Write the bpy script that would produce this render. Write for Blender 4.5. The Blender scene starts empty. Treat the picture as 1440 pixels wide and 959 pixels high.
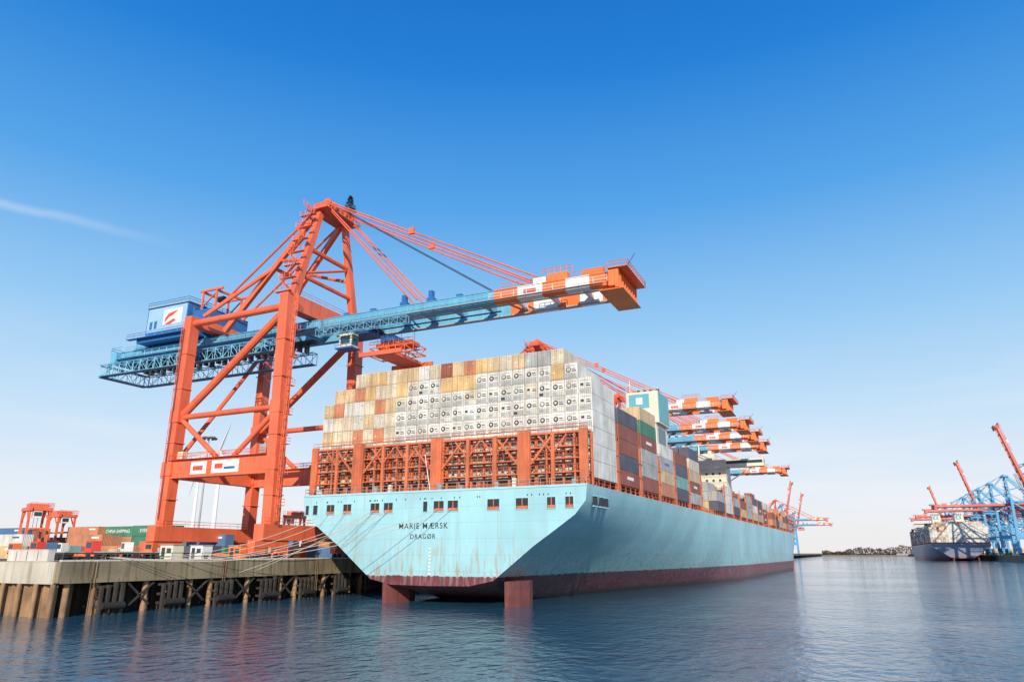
import bpy, math, random
from mathutils import Vector, Matrix
random.seed(7)
sc=bpy.context.scene
COL=sc.collection
def V(*a): return Vector(a)

# ---------------------------------------------------------------- materials
def newmat(name):
    m=bpy.data.materials.new(name); m.use_nodes=True
    nt=m.node_tree; b=nt.nodes['Principled BSDF']
    return m,nt,b
def pmat(name,col,rough=.5,var=.15,scale=.25,metal=0.0,streak=0.0,scol=(.12,.06,.03),corr=0.0,bump=0.0,bscale=3.0,spec=.5):
    m,nt,b=newmat(name); N=nt.nodes; L=nt.links
    tc=N.new('ShaderNodeTexCoord')
    n=N.new('ShaderNodeTexNoise'); n.inputs['Scale'].default_value=scale; n.inputs['Detail'].default_value=5
    L.new(tc.outputs['Object'],n.inputs['Vector'])
    mr=N.new('ShaderNodeMapRange'); mr.inputs['From Min'].default_value=.3; mr.inputs['From Max'].default_value=.7
    mr.inputs['To Min'].default_value=1-var; mr.inputs['To Max'].default_value=1+var*.6
    L.new(n.outputs['Fac'],mr.inputs['Value'])
    hs=N.new('ShaderNodeHueSaturation'); hs.inputs['Color'].default_value=(*col,1)
    L.new(mr.outputs['Result'],hs.inputs['Value'])
    out=hs.outputs['Color']
    if streak>0:
        mp=N.new('ShaderNodeMapping'); mp.inputs['Scale'].default_value=(1.3,1.3,.09)
        L.new(tc.outputs['Object'],mp.inputs['Vector'])
        n2=N.new('ShaderNodeTexNoise'); n2.inputs['Scale'].default_value=1.2; n2.inputs['Detail'].default_value=6
        L.new(mp.outputs['Vector'],n2.inputs['Vector'])
        r2=N.new('ShaderNodeMapRange'); r2.inputs['From Min'].default_value=.5; r2.inputs['From Max'].default_value=.72
        r2.inputs['To Max'].default_value=streak
        L.new(n2.outputs['Fac'],r2.inputs['Value'])
        mx=N.new('ShaderNodeMixRGB'); mx.inputs['Color2'].default_value=(*scol,1)
        L.new(r2.outputs['Result'],mx.inputs['Fac']); L.new(out,mx.inputs['Color1']); out=mx.outputs['Color']
    L.new(out,b.inputs['Base Color'])
    b.inputs['Roughness'].default_value=rough; b.inputs['Metallic'].default_value=metal
    b.inputs['Specular IOR Level'].default_value=spec
    if corr>0:
        sp=N.new('ShaderNodeSeparateXYZ'); L.new(tc.outputs['Object'],sp.inputs[0])
        ad=N.new('ShaderNodeMath'); ad.operation='ADD'; L.new(sp.outputs['X'],ad.inputs[0]); L.new(sp.outputs['Y'],ad.inputs[1])
        ml=N.new('ShaderNodeMath'); ml.operation='MULTIPLY'; ml.inputs[1].default_value=2*math.pi/.36; L.new(ad.outputs[0],ml.inputs[0])
        sn=N.new('ShaderNodeMath'); sn.operation='SINE'; L.new(ml.outputs[0],sn.inputs[0])
        bp=N.new('ShaderNodeBump'); bp.inputs['Distance'].default_value=.03; bp.inputs['Strength'].default_value=corr
        L.new(sn.outputs[0],bp.inputs['Height']); L.new(bp.outputs['Normal'],b.inputs['Normal'])
    elif bump>0:
        n3=N.new('ShaderNodeTexNoise'); n3.inputs['Scale'].default_value=bscale; n3.inputs['Detail'].default_value=6
        L.new(tc.outputs['Object'],n3.inputs['Vector'])
        bp=N.new('ShaderNodeBump'); bp.inputs['Distance'].default_value=.1; bp.inputs['Strength'].default_value=bump
        L.new(n3.outputs['Fac'],bp.inputs['Height']); L.new(bp.outputs['Normal'],b.inputs['Normal'])
    return m
M={}
M['red']=pmat('crane_red_paint',(.78,.155,.07),.45,.18,.15,streak=.4,scol=(.42,.07,.035))
M['blue']=pmat('crane_blue_paint',(.15,.44,.64),.45,.18,.15,streak=.35,scol=(.07,.2,.3))
M['dblue']=pmat('crane_dark_blue_paint',(.025,.15,.42),.45,.15,.2,streak=.2,scol=(.03,.1,.2))
M['white']=pmat('white_paint',(.8,.8,.78),.5,.08,.2,streak=.2,scol=(.5,.42,.33))
M['orange']=pmat('warning_orange_paint',(.85,.2,.05),.45,.12,.3,streak=.2,scol=(.5,.12,.04))
M['dark']=pmat('dark_steel',(.05,.055,.06),.6,.3,.5)
M['grey']=pmat('galvanised_steel',(.35,.37,.38),.5,.15,.5)
M['cream']=pmat('cream_paint',(.72,.68,.55),.5,.08,.2,streak=.2,scol=(.4,.3,.2))
M['palehouse']=pmat('pale_panel_paint',(.32,.52,.72),.5,.1,.2,streak=.2,scol=(.25,.4,.5))
M['glass']=pmat('dark_glass',(.03,.07,.09),.1,.1,1)
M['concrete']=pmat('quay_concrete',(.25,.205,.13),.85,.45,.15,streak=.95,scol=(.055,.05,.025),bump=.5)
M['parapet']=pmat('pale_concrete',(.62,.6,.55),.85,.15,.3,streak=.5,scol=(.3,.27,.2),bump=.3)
M['endcap']=pmat('sunlit_end_concrete',(.52,.48,.40),.85,.25,.2,streak=.8,scol=(.2,.17,.11),bump=.4)  # quay concrete in a paler colour, sunlight on the end face painted in
M['asphalt']=pmat('quay_paving',(.2,.19,.18),.9,.25,.05,bump=.3)
M['pile']=pmat('rusty_pile_steel',(.33,.2,.11),.85,.4,.4,streak=.85,scol=(.055,.04,.022),bump=.5)
M['piledark']=pmat('tarred_timber_and_recess_shade',(.045,.04,.035),.9,.4,.6,bump=.5)
M['rope']=pmat('mooring_rope',(.5,.47,.4),.9,.1,2)
M['lash']=pmat('lashing_bridge_red',(.62,.17,.075),.55,.25,.4,streak=.6,scol=(.26,.08,.04))
M['deck']=pmat('deck_red_oxide',(.3,.07,.04),.7,.25,.3)
M['rudder']=pmat('antifouling_red',(.19,.055,.05),.7,.3,.4,streak=.7,scol=(.09,.045,.04),bump=.3)
M['land']=pmat('shore_ground',(.2,.17,.12),.95,.3,.01)
M['logo']=pmat('logo_red',(.75,.07,.05),.5,.05,1)
M['ink_and_shade']=pmat('lettering_and_opening_shade',(.03,.03,.035),.6,.05,1)
M['tyre']=pmat('rubber',(.02,.02,.02),.9,.1,2)
CC={'cw':(.72,.72,.68),'cwb':(.66,.59,.46),'ctan':(.62,.47,.29),'cor':(.58,.24,.13),'cbr':(.30,.09,.06),
    'cgr':(.42,.44,.44),'cbl':(.08,.18,.36),'cgn':(.06,.24,.15),'cye':(.66,.46,.22),'cdk':(.09,.10,.14),'cte':(.2,.42,.42),'cw2':(.60,.59,.53)}
CK=['cw','cwb','ctan','cor','cbr','cgr','cbl','cgn','cye','cdk','cte']
for k,c in CC.items():
    M[k]=pmat('container_paint_'+k,c,.6,.26,.3,streak=.6,scol=(c[0]*.45+.05,c[1]*.38+.03,c[2]*.33+.02),corr=.6)

# ---------------------------------------------------------------- mesh builder
class MB:
    def __init__(s,*mats):
        s.v=[];s.f=[];s.m=[];s.mats=list(mats)
    def mi(s,k):
        if k not in s.mats: s.mats.append(k)
        return s.mats.index(k)
    def hexa(s,P,k):
        b=len(s.v); s.v+= [tuple(p) for p in P]
        mi=s.mi(k)
        for f in ((0,3,2,1),(4,5,6,7),(0,1,5,4),(1,2,6,5),(2,3,7,6),(3,0,4,7)):
            s.f.append(tuple(b+i for i in f)); s.m.append(mi)
    def box(s,x0,x1,y0,y1,z0,z1,k):
        if x0>x1:x0,x1=x1,x0
        if y0>y1:y0,y1=y1,y0
        s.hexa([(x0,y0,z0),(x1,y0,z0),(x1,y1,z0),(x0,y1,z0),(x0,y0,z1),(x1,y0,z1),(x1,y1,z1),(x0,y1,z1)],k)
    def beam(s,p,q,w,h,k,w2=None,h2=None):
        p=Vector(p);q=Vector(q); d=(q-p).normalized()
        up=V(0,0,1) if abs(d.z)<.8 else V(0,1,0)
        r=d.cross(up).normalized(); u=r.cross(d).normalized()
        w2=w2 or w; h2=h2 or h
        A=[p-r*w/2-u*h/2,p+r*w/2-u*h/2,p+r*w/2+u*h/2,p-r*w/2+u*h/2]
        B=[q-r*w2/2-u*h2/2,q+r*w2/2-u*h2/2,q+r*w2/2+u*h2/2,q-r*w2/2+u*h2/2]
        s.hexa(A+B,k)
    def tube(s,p,q,r,k,n=8,r2=None):
        p=Vector(p);q=Vector(q); d=(q-p).normalized(); r2=r if r2 is None else r2
        up=V(0,0,1) if abs(d.z)<.8 else V(0,1,0)
        a=d.cross(up).normalized(); c=a.cross(d).normalized()
        b=len(s.v); mi=s.mi(k)
        for i in range(n):
            t=2*math.pi*i/n; o=a*math.cos(t)+c*math.sin(t)
            s.v.append(tuple(p+o*r)); s.v.append(tuple(q+o*r2))
        for i in range(n):
            j=(i+1)%n
            s.f.append((b+2*i,b+2*j,b+2*j+1,b+2*i+1)); s.m.append(mi)
        s.f.append(tuple(b+2*i for i in range(n))[::-1]); s.m.append(mi)
        s.f.append(tuple(b+2*i+1 for i in range(n))); s.m.append(mi)
    def poly(s,P,k):
        b=len(s.v); s.v+=[tuple(p) for p in P]; s.f.append(tuple(range(b,b+len(P)))); s.m.append(s.mi(k))
    def rail(s,p,q,k,h=1.15,step=2.5,r=.05):
        p=Vector(p);q=Vector(q);L=(q-p).length;n=max(1,int(L/step))
        for i in range(n+1):
            a=p.lerp(q,i/n); s.tube(a,a+V(0,0,h),r,k,4)
        for hh in (h,h*.5): s.tube(p+V(0,0,hh),q+V(0,0,hh),r,k,4)
    def truss(s,p,q,w,h,k,step=3,r=.1,side=None):
        p=Vector(p);q=Vector(q);d=(q-p);L=d.length;d.normalize()
        up=V(0,0,1) if abs(d.z)<.8 else V(1,0,0)
        a=d.cross(up).normalized();u=a.cross(d).normalized()
        C=[a*-w/2,a*w/2,a*w/2+u*h,a*-w/2+u*h]
        for c in C: s.tube(p+c,q+c,r,k,5)
        n=max(1,int(L/step))
        for i in range(n+1):
            o=p+d*(L*i/n)
            for j in range(4): s.tube(o+C[j],o+C[(j+1)%4],r*.7,k,4)
            if i<n:
                o2=p+d*(L*(i+1)/n)
                for j in range(4):
                    A,B=(C[j],C[(j+1)%4]) if i%2 else (C[(j+1)%4],C[j])
                    s.tube(o+A,o2+B,r*.7,k,4)
    def mesh(s,name):
        me=bpy.data.meshes.new(name); me.from_pydata(s.v,[],s.f)
        for k in s.mats: me.materials.append(M[k])
        me.polygons.foreach_set('material_index',s.m); me.update(); return me
    def obj(s,name,parent=None,loc=(0,0,0)):
        o=bpy.data.objects.new(name,s.mesh(name)); COL.objects.link(o); o.location=loc
        if parent: o.parent=parent
        return o
def empty(name,loc=(0,0,0),rz=0):
    e=bpy.data.objects.new(name,None); COL.objects.link(e); e.location=loc; e.rotation_euler=(0,0,rz); e.empty_display_size=2
    return e
def text(name,body,size,loc,rot,mat,parent,ext=.01,space=1.0):
    c=bpy.data.curves.new(name,'FONT'); c.body=body; c.size=size; c.extrude=ext; c.align_x='CENTER'; c.align_y='CENTER'; c.space_character=space; c.offset=.004*size
    c.materials.append(M[mat]); o=bpy.data.objects.new(name,c); COL.objects.link(o); o.location=loc; o.rotation_euler=rot; o.parent=parent
    return o

# ---------------------------------------------------------------- ship-to-shore crane
def crane_meshes(C, raised):
    R,B,W,O=C['leg'],C['boom'],'white','orange'
    out={}
    f=MB()
    for y in (-12,12):
        f.beam((0,y,6.4),(-1.0,y,54.6),2.3,2.7,R)
        f.beam((-29.3,y,6.4),(-29.0,y,53),2.1,2.5,R)
        f.box(-28.2,-1.3,y-.95,y+.95,16.4,20.2,R)
        f.box(-31.5,-30.5,y-.9,y+.9,16.6,20,R)
        f.tube((-28.3,y,29.7),(-1.3,y,29.9),.62,R,10)
        f.tube((-28.0,y,30.2),(-2.0,y,50.5),.85,R,10)
        f.tube((-28.3,y,29.3),(-16,y,20.1),.55,R,10)
        f.tube((-1.3,y,29.3),(-12,y,20.1),.55,R,10)
        f.tube((-28,y,51.4),(-2,y,51.8),.8,R,10)
        f.rail((-28,y-.9,20.2),(-1.6,y-.9,20.2),R)
        f.box(-28.9,-1.6,y-1.7,y-.96,20.2,20.28,R)
        f.rail((-28.9,y-1.7,20.28),(-1.6,y-1.7,20.28),R,r=.06)
        for xx,zz in ((-29.1,29.8),(-.5,29.8),(-29.2,18.3),(-.2,18.3)):
            f.box(xx-1.33,xx+1.33,y-1.45,y+1.45,zz-1.3,zz+1.3,R)
        for zz in (12,24,36,44): 
            f.box(-1.55-(zz-6)*.02,1.47-(zz-6)*.02,y-1.5,y+1.5,zz,zz+.15,R)
            f.box(-30.65,-27.85,y-1.4,y+1.4,zz,zz+.15,R)
    for x in (0,-29.3):
        f.box(x-1.2,x+1.2,-15,15,3.5,6.5,R)
        f.rail((x+1.1,-15,6.5),(x+1.1,15,6.5),R)
        for y in (-12,12):
            f.box(x-.9,x+.9,y-4.6,y+4.6,2.2,3.45,R)
            for yy in (-3,3):
                f.box(x-.7,x+.7,y+yy-1.5,y+yy+1.5,1.0,2.15,R)
                for w in (-.8,.8): f.tube((x-.3,y+yy+w,.55),(x+.3,y+yy+w,.55),.5,'dark',12)
    f.box(-2.3,.4,-10.6,10.6,51,54.5,R)
    f.box(-30.2,-28,-10.7,10.7,50.9,53.1,R)
    f.box(-30.3,-28.3,-10.5,10.5,16.5,20,R)
    f.tube((-29.2,-10.8,20.5),(-29.2,10.8,50),.5,R,8)
    f.rail((.4,-10.8,54.5),(.4,10.8,54.5),R); f.rail((-2.2,-12,54.6),(-2.2,12,54.6),R)
    for z in range(10,52,6):
        f.box(1.5,2.4,-13.2,-11.2,z,z+.1,R); f.rail((2.4,-13.2,z+.1),(2.4,-11.2,z+.1),R,step=1)
    f.truss((1.8,-12.9,7),(1.8,-12.9,54),.6,.6,R,step=1.5,r=.05)
    f.truss((-31.6,-12,6.5),(-31.6,-12,52),.9,.9,R,step=2.2,r=.06)
    f.box(-29.75,-29.45,-13.6,-13.46,8,50,'cbr'); f.box(-4,-2.2,-12.9,-11.5,20.3,22.3,'grey'); f.box(-27,-25.5,-12.9,-11.5,20.3,22,'cream')
    f.box(-22.5,-18,-13.01,-12.96,17,19.6,W); f.box(-16.5,-9,-13.01,-12.96,17,19.6,W)
    f.box(-15.6,-13.4,-13.05,-13.015,17.9,18.9,'logo'); f.box(-13,-10,-13.05,-13.015,17.7,18.2,'dblue')
    f.box(-21.8,-19,-13.05,-13.015,17.8,18.7,'logo')
    out['portal_frame']=f
    a=MB()
    AZ=78.3
    for y in (-1,1):
        a.beam((-1,y*10.6,54.4),(-.6,y*4.2,AZ),1.5,1.8,R,1.1,1.4)
        a.beam((-1.4,y*4.2,AZ-.5),(-25,y*6,50.9),.95,1.2,R)
        a.tube((-1,y*4.4,AZ+.5),(-38,y*4.4,52.3),.28,R,6)
        a.tube((-10.9,y*4.8,66.6),(-1,y*7.6,64),.4,R,6)
        a.tube((-12.7,y*5.2,64.9),(-26,y*11.6,53),.5,R,8)
    a.tube((-.8,-7.3,67),(-.8,7.3,67),.55,R,8); a.tube((-.9,-9.1,60),(-.9,9.1,60),.5,R,8)
    a.tube((-12.7,-5.2,65),(-12.7,5.2,65),.45,R,8)
    a.tube((-.9,-9,60.3),(-.8,7.2,66.8),.35,R,6)
    a.box(-2.0,1.4,-5.0,5.0,AZ-.7,AZ+1.2,R)
    a.box(-3.2,2.6,-6.2,6.2,AZ-1.0,AZ-.85,R)
    for p,q in (((-3.2,-6.2),(2.6,-6.2)),((2.6,-6.2),(2.6,6.2)),((-3.2,6.2),(2.6,6.2)),((-3.2,-6.2),(-3.2,6.2))):
        a.rail((*p,AZ-.85),(*q,AZ-.85),R,step=1.5,r=.07)
    for y in (-4.2,-2,2,4.2): a.tube((.9,y-.3,AZ+1),(.9,y+.3,AZ+1),1.1,R,14)
    zz=54.6; k=0
    while zz<76:
        y=-(11.6-(zz-54.5)*.27)-1.0
        a.box(-3.4,.8,y-1.1,y-.2,zz,zz+.12,R); a.rail((-3.4,y-1.1,zz+.1),(.8,y-1.1,zz+.1),R,step=1.2,r=.06)
        s=1 if k%2 else -1
        a.beam((-1.3-1.7*s,y-.6,zz+.1),(-1.3+1.7*s,y-.4,zz+3.4),.7,.15,R); a.rail((-1.3-1.7*s,y-1,zz+.1),(-1.3+1.7*s,y-.8,zz+3.4),R,step=1.2,r=.05)
        zz+=3.4;k+=1
    out['a_frame']=a
    def girder(x0,x1,key,g):
        for y in (-4,4):
            g.box(x0,x1,y-.7,y+.7,48.0,50.3,key)
            g.box(x0,x1,y-.85,y+.85,50.3,50.42,key); g.box(x0,x1,y-.85,y+.85,47.88,48.0,key)
    g=MB(); girder(-62,2,B,g)
    for x in range(-60,2,7): g.box(x,x+.7,-3.14,3.14,48.4,49.9,B)
    for y in (-1,1):
        g.box(-62,2,y*4.88,y*5.9,48.3,48.42,B); g.rail((-62,y*5.9,48.4),(2,y*5.9,48.4),B,r=.06)
        g.rail((-61,y*4.6,50.4),(-30.5,y*4.6,50.4),B,r=.05)
        for x in range(-60,2,3): g.box(x,x+.12,y*4.71,y*4.84,48.1,50.2,B)
    g.box(-64,-62.1,-6,6,47.2,50.2,B); g.rail((-64,-6,50.2),(-64,6,50.2),B,r=.07); g.rail((-64,-6,50.2),(-60,-6,50.2),B,r=.07)
    g.truss((-65,-7,43.8),(-8,-7,43.8),1.6,2.8,B,step=2.4,r=.12)
    g.truss((-65,6,43.8),(-8,6,43.8),1.6,2.8,B,step=3.2,r=.12)
    g.box(-65,-8,-7.7,-6.3,43.75,43.83,'dblue'); g.box(-65,-8,5.3,6.7,43.75,43.83,'dblue')
    for x in range(-64,-8,6):
        g.tube((x,-6.4,46.6),(x,-4.2,48),.14,B,5); g.tube((x,6,46.6),(x,4.2,48),.14,B,5); g.tube((x,-6.4,46.4),(x,6,46.4),.12,B,5)
    g.truss((-65,-7,43.8),(-65,6,43.8),1.6,2.8,B,step=2.4,r=.12); g.box(-66,-64,-7,6,43.6,43.7,'dblue')
    for i in range(26):
        x=-58+i*2.1; g.box(x,x+.5,-.6,.6,45.3-.5*(i%2),46.85,'dark')
    g.box(-60,-3,-.8,.8,46.9,47.6,'dark'); g.box(-60,-44,-2.5,2.5,46.7,46.88,'dark')
    out['landside_girder']=g
    b=MB()
    def boomsec(x0,x1,key): girder(x0,x1-.02,key,b)
    hx=3; EX=68.3
    stripes=[(44.6,49.7,'O'),(49.7,54.9,'W'),(54.9,59.6,'O'),(59.6,64.3,'W'),(64.3,EX,'O')]
    if C['stripe']:
        boomsec(hx,44.6,B)
        for x0,x1,c in stripes: boomsec(x0,x1,O if c=='O' else W)
    else: boomsec(hx,EX,C['raisedcol'])
    TB=O if C['stripe'] else C['raisedcol']
    BB=B if C['stripe'] else C['raisedcol']
    for x in range(6,67,7): b.box(x,x+.6,-3.14,3.14,48.4,49.9,BB if x<44 else W)
    for y in (-1,1):
        b.box(hx,67,y*4.88,y*5.7,48.2,48.3,'grey')
        b.rail((hx,y*5.7,48.3),(44,y*5.7,48.3),BB,r=.05)
        b.rail((44,y*5.7,48.3),(68,y*5.7,48.3),W,r=.05)
        b.box(hx,68,y*3.1,y*2.85,47.6,47.86,'grey')
        b.rail((46,y*4.6,50.4),(68,y*4.6,50.4),TB,r=.06)
        if C['stripe']:
            for x in range(4,44,3): b.box(x,x+.12,y*4.71,y*4.84,48.1,50.2,BB)
    b.box(EX,EX+1.2,-6,6,47.2,50.3,TB)
    for i in range(9):
        b.box(EX+1.25,EX+1.9,-6+i*1.5,-5.4+i*1.5,46.8,50.35,TB)
    b.box(66.5,71,-6.2,6.2,46.4,46.55,TB); b.box(EX,72,-6.4,6.4,50.43,50.53,TB)
    b.rail((72,-6.4,50.5),(72,6.4,50.5),TB,step=1.5,r=.07); b.rail((EX,-6.4,50.5),(72,-6.4,50.5),TB,step=1.5,r=.07)
    b.rail((EX,6.4,50.5),(72,6.4,50.5),TB,step=1.5,r=.07); b.tube((72,-6,50.6),(73.4,-6,52.6),.06,'dark',4)
    b.box(63,67,-4.6,-3.4,50.45,51.7,TB); b.box(56,60,-4.7,-3.3,50.45,52.0,TB); b.rail((55,-4.7,52),(61,-4.7,52),TB,step=1.2,r=.07)
    b.box(53,55.6,-4.7,-3.3,50.45,51.6,W); b.box(53,55.6,3.3,4.7,50.45,51.6,W)
    b.box(50.4,54.4,-4.79,-4.72,48.5,49.9,'white'); b.box(51,53.6,-4.83,-4.8,48.8,49.6,'logo')
    for x in (23,29.5):
        for y in (-4,4): b.box(x,x+.9,y-.5,y+.5,51.31,52.9,'dblue')
        b.box(x-.3,x+1.3,-4.7,-3.3,50.43,51.3,'dblue'); b.box(x-.3,x+1.3,3.3,4.7,50.43,51.3,'dblue')
    for x in (8,15,36): b.box(x,x+1.2,-4.5,-3.5,50.45,51.1,'dblue')
    b.truss((3,-6.6,45.8),(26,-6.6,45.8),1.0,1.6,BB,step=2,r=.08)
    b.box(3,44,-.15,.15,47.6,47.8,'dark')
    out['boom']=b
    s=MB()
    for y in (-4.2,4.2):
        for dz,o in ((0,0),(.9,.6)):
            s.tube((1,y+o*.5,AZ+.9+dz*.6),(54+o,y,50.6+dz),.17,R,6)
            s.tube((1,y-o*.5,AZ+dz*.6),(26+o,y,50.6+dz),.17,R,6)
        for o in (-.6,0,.6): s.tube((1,y*.4+o,AZ+1.6),(44,y*.4+o,51),.04,'dark',4)
    for x,z in ((24,AZ+.9-(AZ-50)*.44),): 
        for y in (-4.2,4.2): s.box(x,x+1.2,y-.3,y+.3,z,z+1.4,R)
    out['stays']=s
    h=MB()
    h.box(-53,-33,-7.6,8.4,50.9,52.0,'dblue')
    h.box(-51,-37,-7,8,52.0,59.8,'dblue')
    h.box(-50.7,-37.4,-7.06,-7.01,53.4,59.5,'palehouse'); h.box(-51.06,-51.01,-6.5,7.5,53.4,59.5,'palehouse')
    h.box(-45.2,-38.9,-7.1,-7.07,54.8,58.7,'white')
    pts=[(-44.6,55.3),(-43.2,56.7),(-41.8,57.1),(-40.3,58.2),(-41.6,58.0),(-43.5,57.6),(-44.5,56.6)]
    h.poly([(x,-7.14,z) for x,z in pts],'logo'); h.poly([(-44.7,-7.14,54.9),(-41.6,-7.14,56.1),(-40.7,-7.14,55.6),(-42.6,-7.14,54.8)],'logo')
    for x in (-49.8,-48.2): h.box(x,x+.9,-7.1,-7.07,54.2,56.2,'dblue')
    h.box(-36.98,-36.9,6.2,7.4,53,57,'cgr')
    h.box(-51.3,-36.7,-7.3,8.3,59.8,60.0,'grey'); h.rail((-51,-7.2,60),(-36.8,-7.2,60),'dblue',r=.07); h.rail((-36.8,-7.2,60),(-36.8,8.2,60),'dblue',r=.07)
    h.rail((-55.5,-8.6,52.0),(-33,-8.6,52.0),'dblue',r=.06); h.box(-55.5,-33,-8.7,-7.62,51.8,51.98,'dblue')
    h.box(-58,-53.1,-4,4,50.5,54,'blue'); h.box(-47,-44,-2,2,60,61.3,'grey'); h.box(-42,-40,1,3,60,60.9,'grey')
    for x in (-36,-31.5): 
        for y in (-4,4): h.beam((x,y,57.6),(x,y,63),.4,.4,R)
    for y in (-4,4): h.beam((-37,y,63.3),(-29.5,y,63.3),.45,.5,R); h.beam((-36,y,59),(-31.5,y,62.6),.25,.25,R)
    h.beam((-36,-3.7,63),(-36,3.7,63),.45,.5,R); h.beam((-31.5,-3.7,63),(-31.5,3.7,63),.45,.5,R); h.box(-35,-32.5,-1,1,61.5,62.6,'dark')
    h.box(-36.5,-30.6,-6,6,52.05,57.6,'dblue'); h.rail((-36.4,-5.9,57.6),(-30.7,-5.9,57.6),'dblue')
    out['machinery_house']=h
    t=MB()
    if not raised:
        t.box(6.5,13.5,-2.7,2.7,46.6,47.5,'dblue'); t.box(5.5,14.5,-2.8,2.8,47.51,47.58,'dark')
        t.box(8,11.2,-5.2,-2.9,43.0,46.2,'cream'); t.box(11.22,11.3,-5,-3.1,43.6,45.8,'glass'); t.box(8.4,10.8,-5.28,-5.22,43.9,45.6,'glass')
        t.box(7.4,11.8,-5.8,-2.6,42.7,42.95,'dblue'); t.rail((7.4,-5.8,42.9),(11.8,-5.8,42.9),'dblue',step=1.2)
        t.tube((8.6,-4.2,46.2),(8.6,-2.6,47),.15,'dark',5); t.tube((10.6,-4.2,46.2),(10.6,-2.6,47),.15,'dark',5)
        for x in (16,22):
            for y in (-2.5,2.5): t.tube((x,y,43),(x,y,47.6),.05,'dark',4)
        t.truss((14,0,41.2),(25,0,41.2),5,1.6,R,step=2,r=.14)
        t.box(15,24,-1.6,1.6,43,43.9,R); t.box(16.5,20,-2.2,2.2,43.95,45.3,'dblue')
        t.box(17,22,-5.6,5.6,40.3,41.0,R); t.box(14.2,24.6,-6.3,-5.7,40.0,40.9,R); t.box(14.2,24.6,5.7,6.3,40.0,40.9,R)
        t.rail((14,-2.6,43),(25,-2.6,43),R,step=1.2,r=.07)
    else:
        t.box(-14,-8,-2.7,2.7,46.6,47.5,'dblue'); t.box(-12,-9,-5.2,-2.9,43,46.2,'cream'); t.box(-8.98,-8.9,-5,-3.1,43.6,45.8,'glass')
    out['trolley']=t
    if raised:
        ang=math.radians(76); piv=V(2.5,0,48.5)
        nv=[]
        for x,y,z in b.v:
            dx=x-piv.x; dz=z-piv.z
            nv.append((piv.x+dx*math.cos(ang)-dz*math.sin(ang),y,piv.z+dx*math.sin(ang)+dz*math.cos(ang)))
        b.v=nv
        s.v=[];s.f=[];s.m=[]
        for y in (-4.2,4.2):
            s.tube((1,y,AZ+1),(piv.x+30*math.cos(ang)-2*math.sin(ang),y,piv.z+30*math.sin(ang)),.25,R,6)
    return {k:mb.mesh(k) for k,mb in out.items()}
CR1=crane_meshes({'leg':'red','boom':'blue','stripe':True},False)
M['fblue']=pmat('far_crane_blue',(.10,.36,.62),.6,.1,.1); M['fred']=pmat('far_crane_red',(.75,.16,.11),.6,.1,.1)
CR2=crane_meshes({'leg':'fblue','boom':'fblue','stripe':False,'raisedcol':'fred'},True)
CR3=crane_meshes({'leg':'fblue','boom':'fred','stripe':False,'raisedcol':'fred'},False)
QZ=7.3
def place_crane(ms,x,y,rz=0,sc_=1):
    e=empty('container_crane',(x,y,QZ),rz); e.scale=(sc_,)*3
    for k,me in ms.items():
        o=bpy.data.objects.new(k,me); COL.objects.link(o); o.parent=e
    return e
for y in (122,247,290,321,353,467): place_crane(CR1,-103,y)
place_crane(CR1,-103,1180); place_crane(CR2,-103,1290); place_crane(CR1,-103,1400); place_crane(CR2,-103,1560)
for y,m in ((785,CR2),(905,CR3),(1000,CR3),(1090,CR2),(1150,CR3),(1240,CR3),(1490,CR2)): place_crane(m,150,y,math.pi)

# ---------------------------------------------------------------- christmas tree on the crane apex
M['bark']=pmat('bark',(.12,.07,.04),.9,.2,2); M['needle']=pmat('pine_needles',(.04,.09,.03),.8,.5,1.5); M['needle2']=pmat('pine_needles_light',(.12,.18,.06),.8,.4,1.5)
def pine(loc,h):
    t=MB(); t.tube((0,0,0),(0,0,h),.16,'bark',7,.03)
    for i in range(620):
        z=h*(.12+.86*random.random()**1.1); R=(1-z/h)*h*.38+.12; a=random.random()*6.283; r=R*random.uniform(.25,1.1)
        c=V(math.cos(a)*r,math.sin(a)*r,z-.25*r); s=random.uniform(.16,.32)
        d=V(math.cos(a),math.sin(a),random.uniform(-.5,.2))*s*1.6; w=V(-math.sin(a),math.cos(a),random.uniform(-.4,.4))*s*.6
        t.poly([c-w,c+d*.4-w*.2,c+d,c+w],'needle' if random.random()<.45 else 'needle2')
    for i in range(40):
        z=h*(.12+.8*i/40);R=(1-z/h)*h*.3;a=i*2.4
        t.tube((0,0,z),(math.cos(a)*R,math.sin(a)*R,z-.2*R),.03,'bark',4)
    e=empty('pine_tree',loc); t.obj('trunk_and_branches',e); return e
pine((-101.2,124.8,QZ+79.5),5.0)

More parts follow.
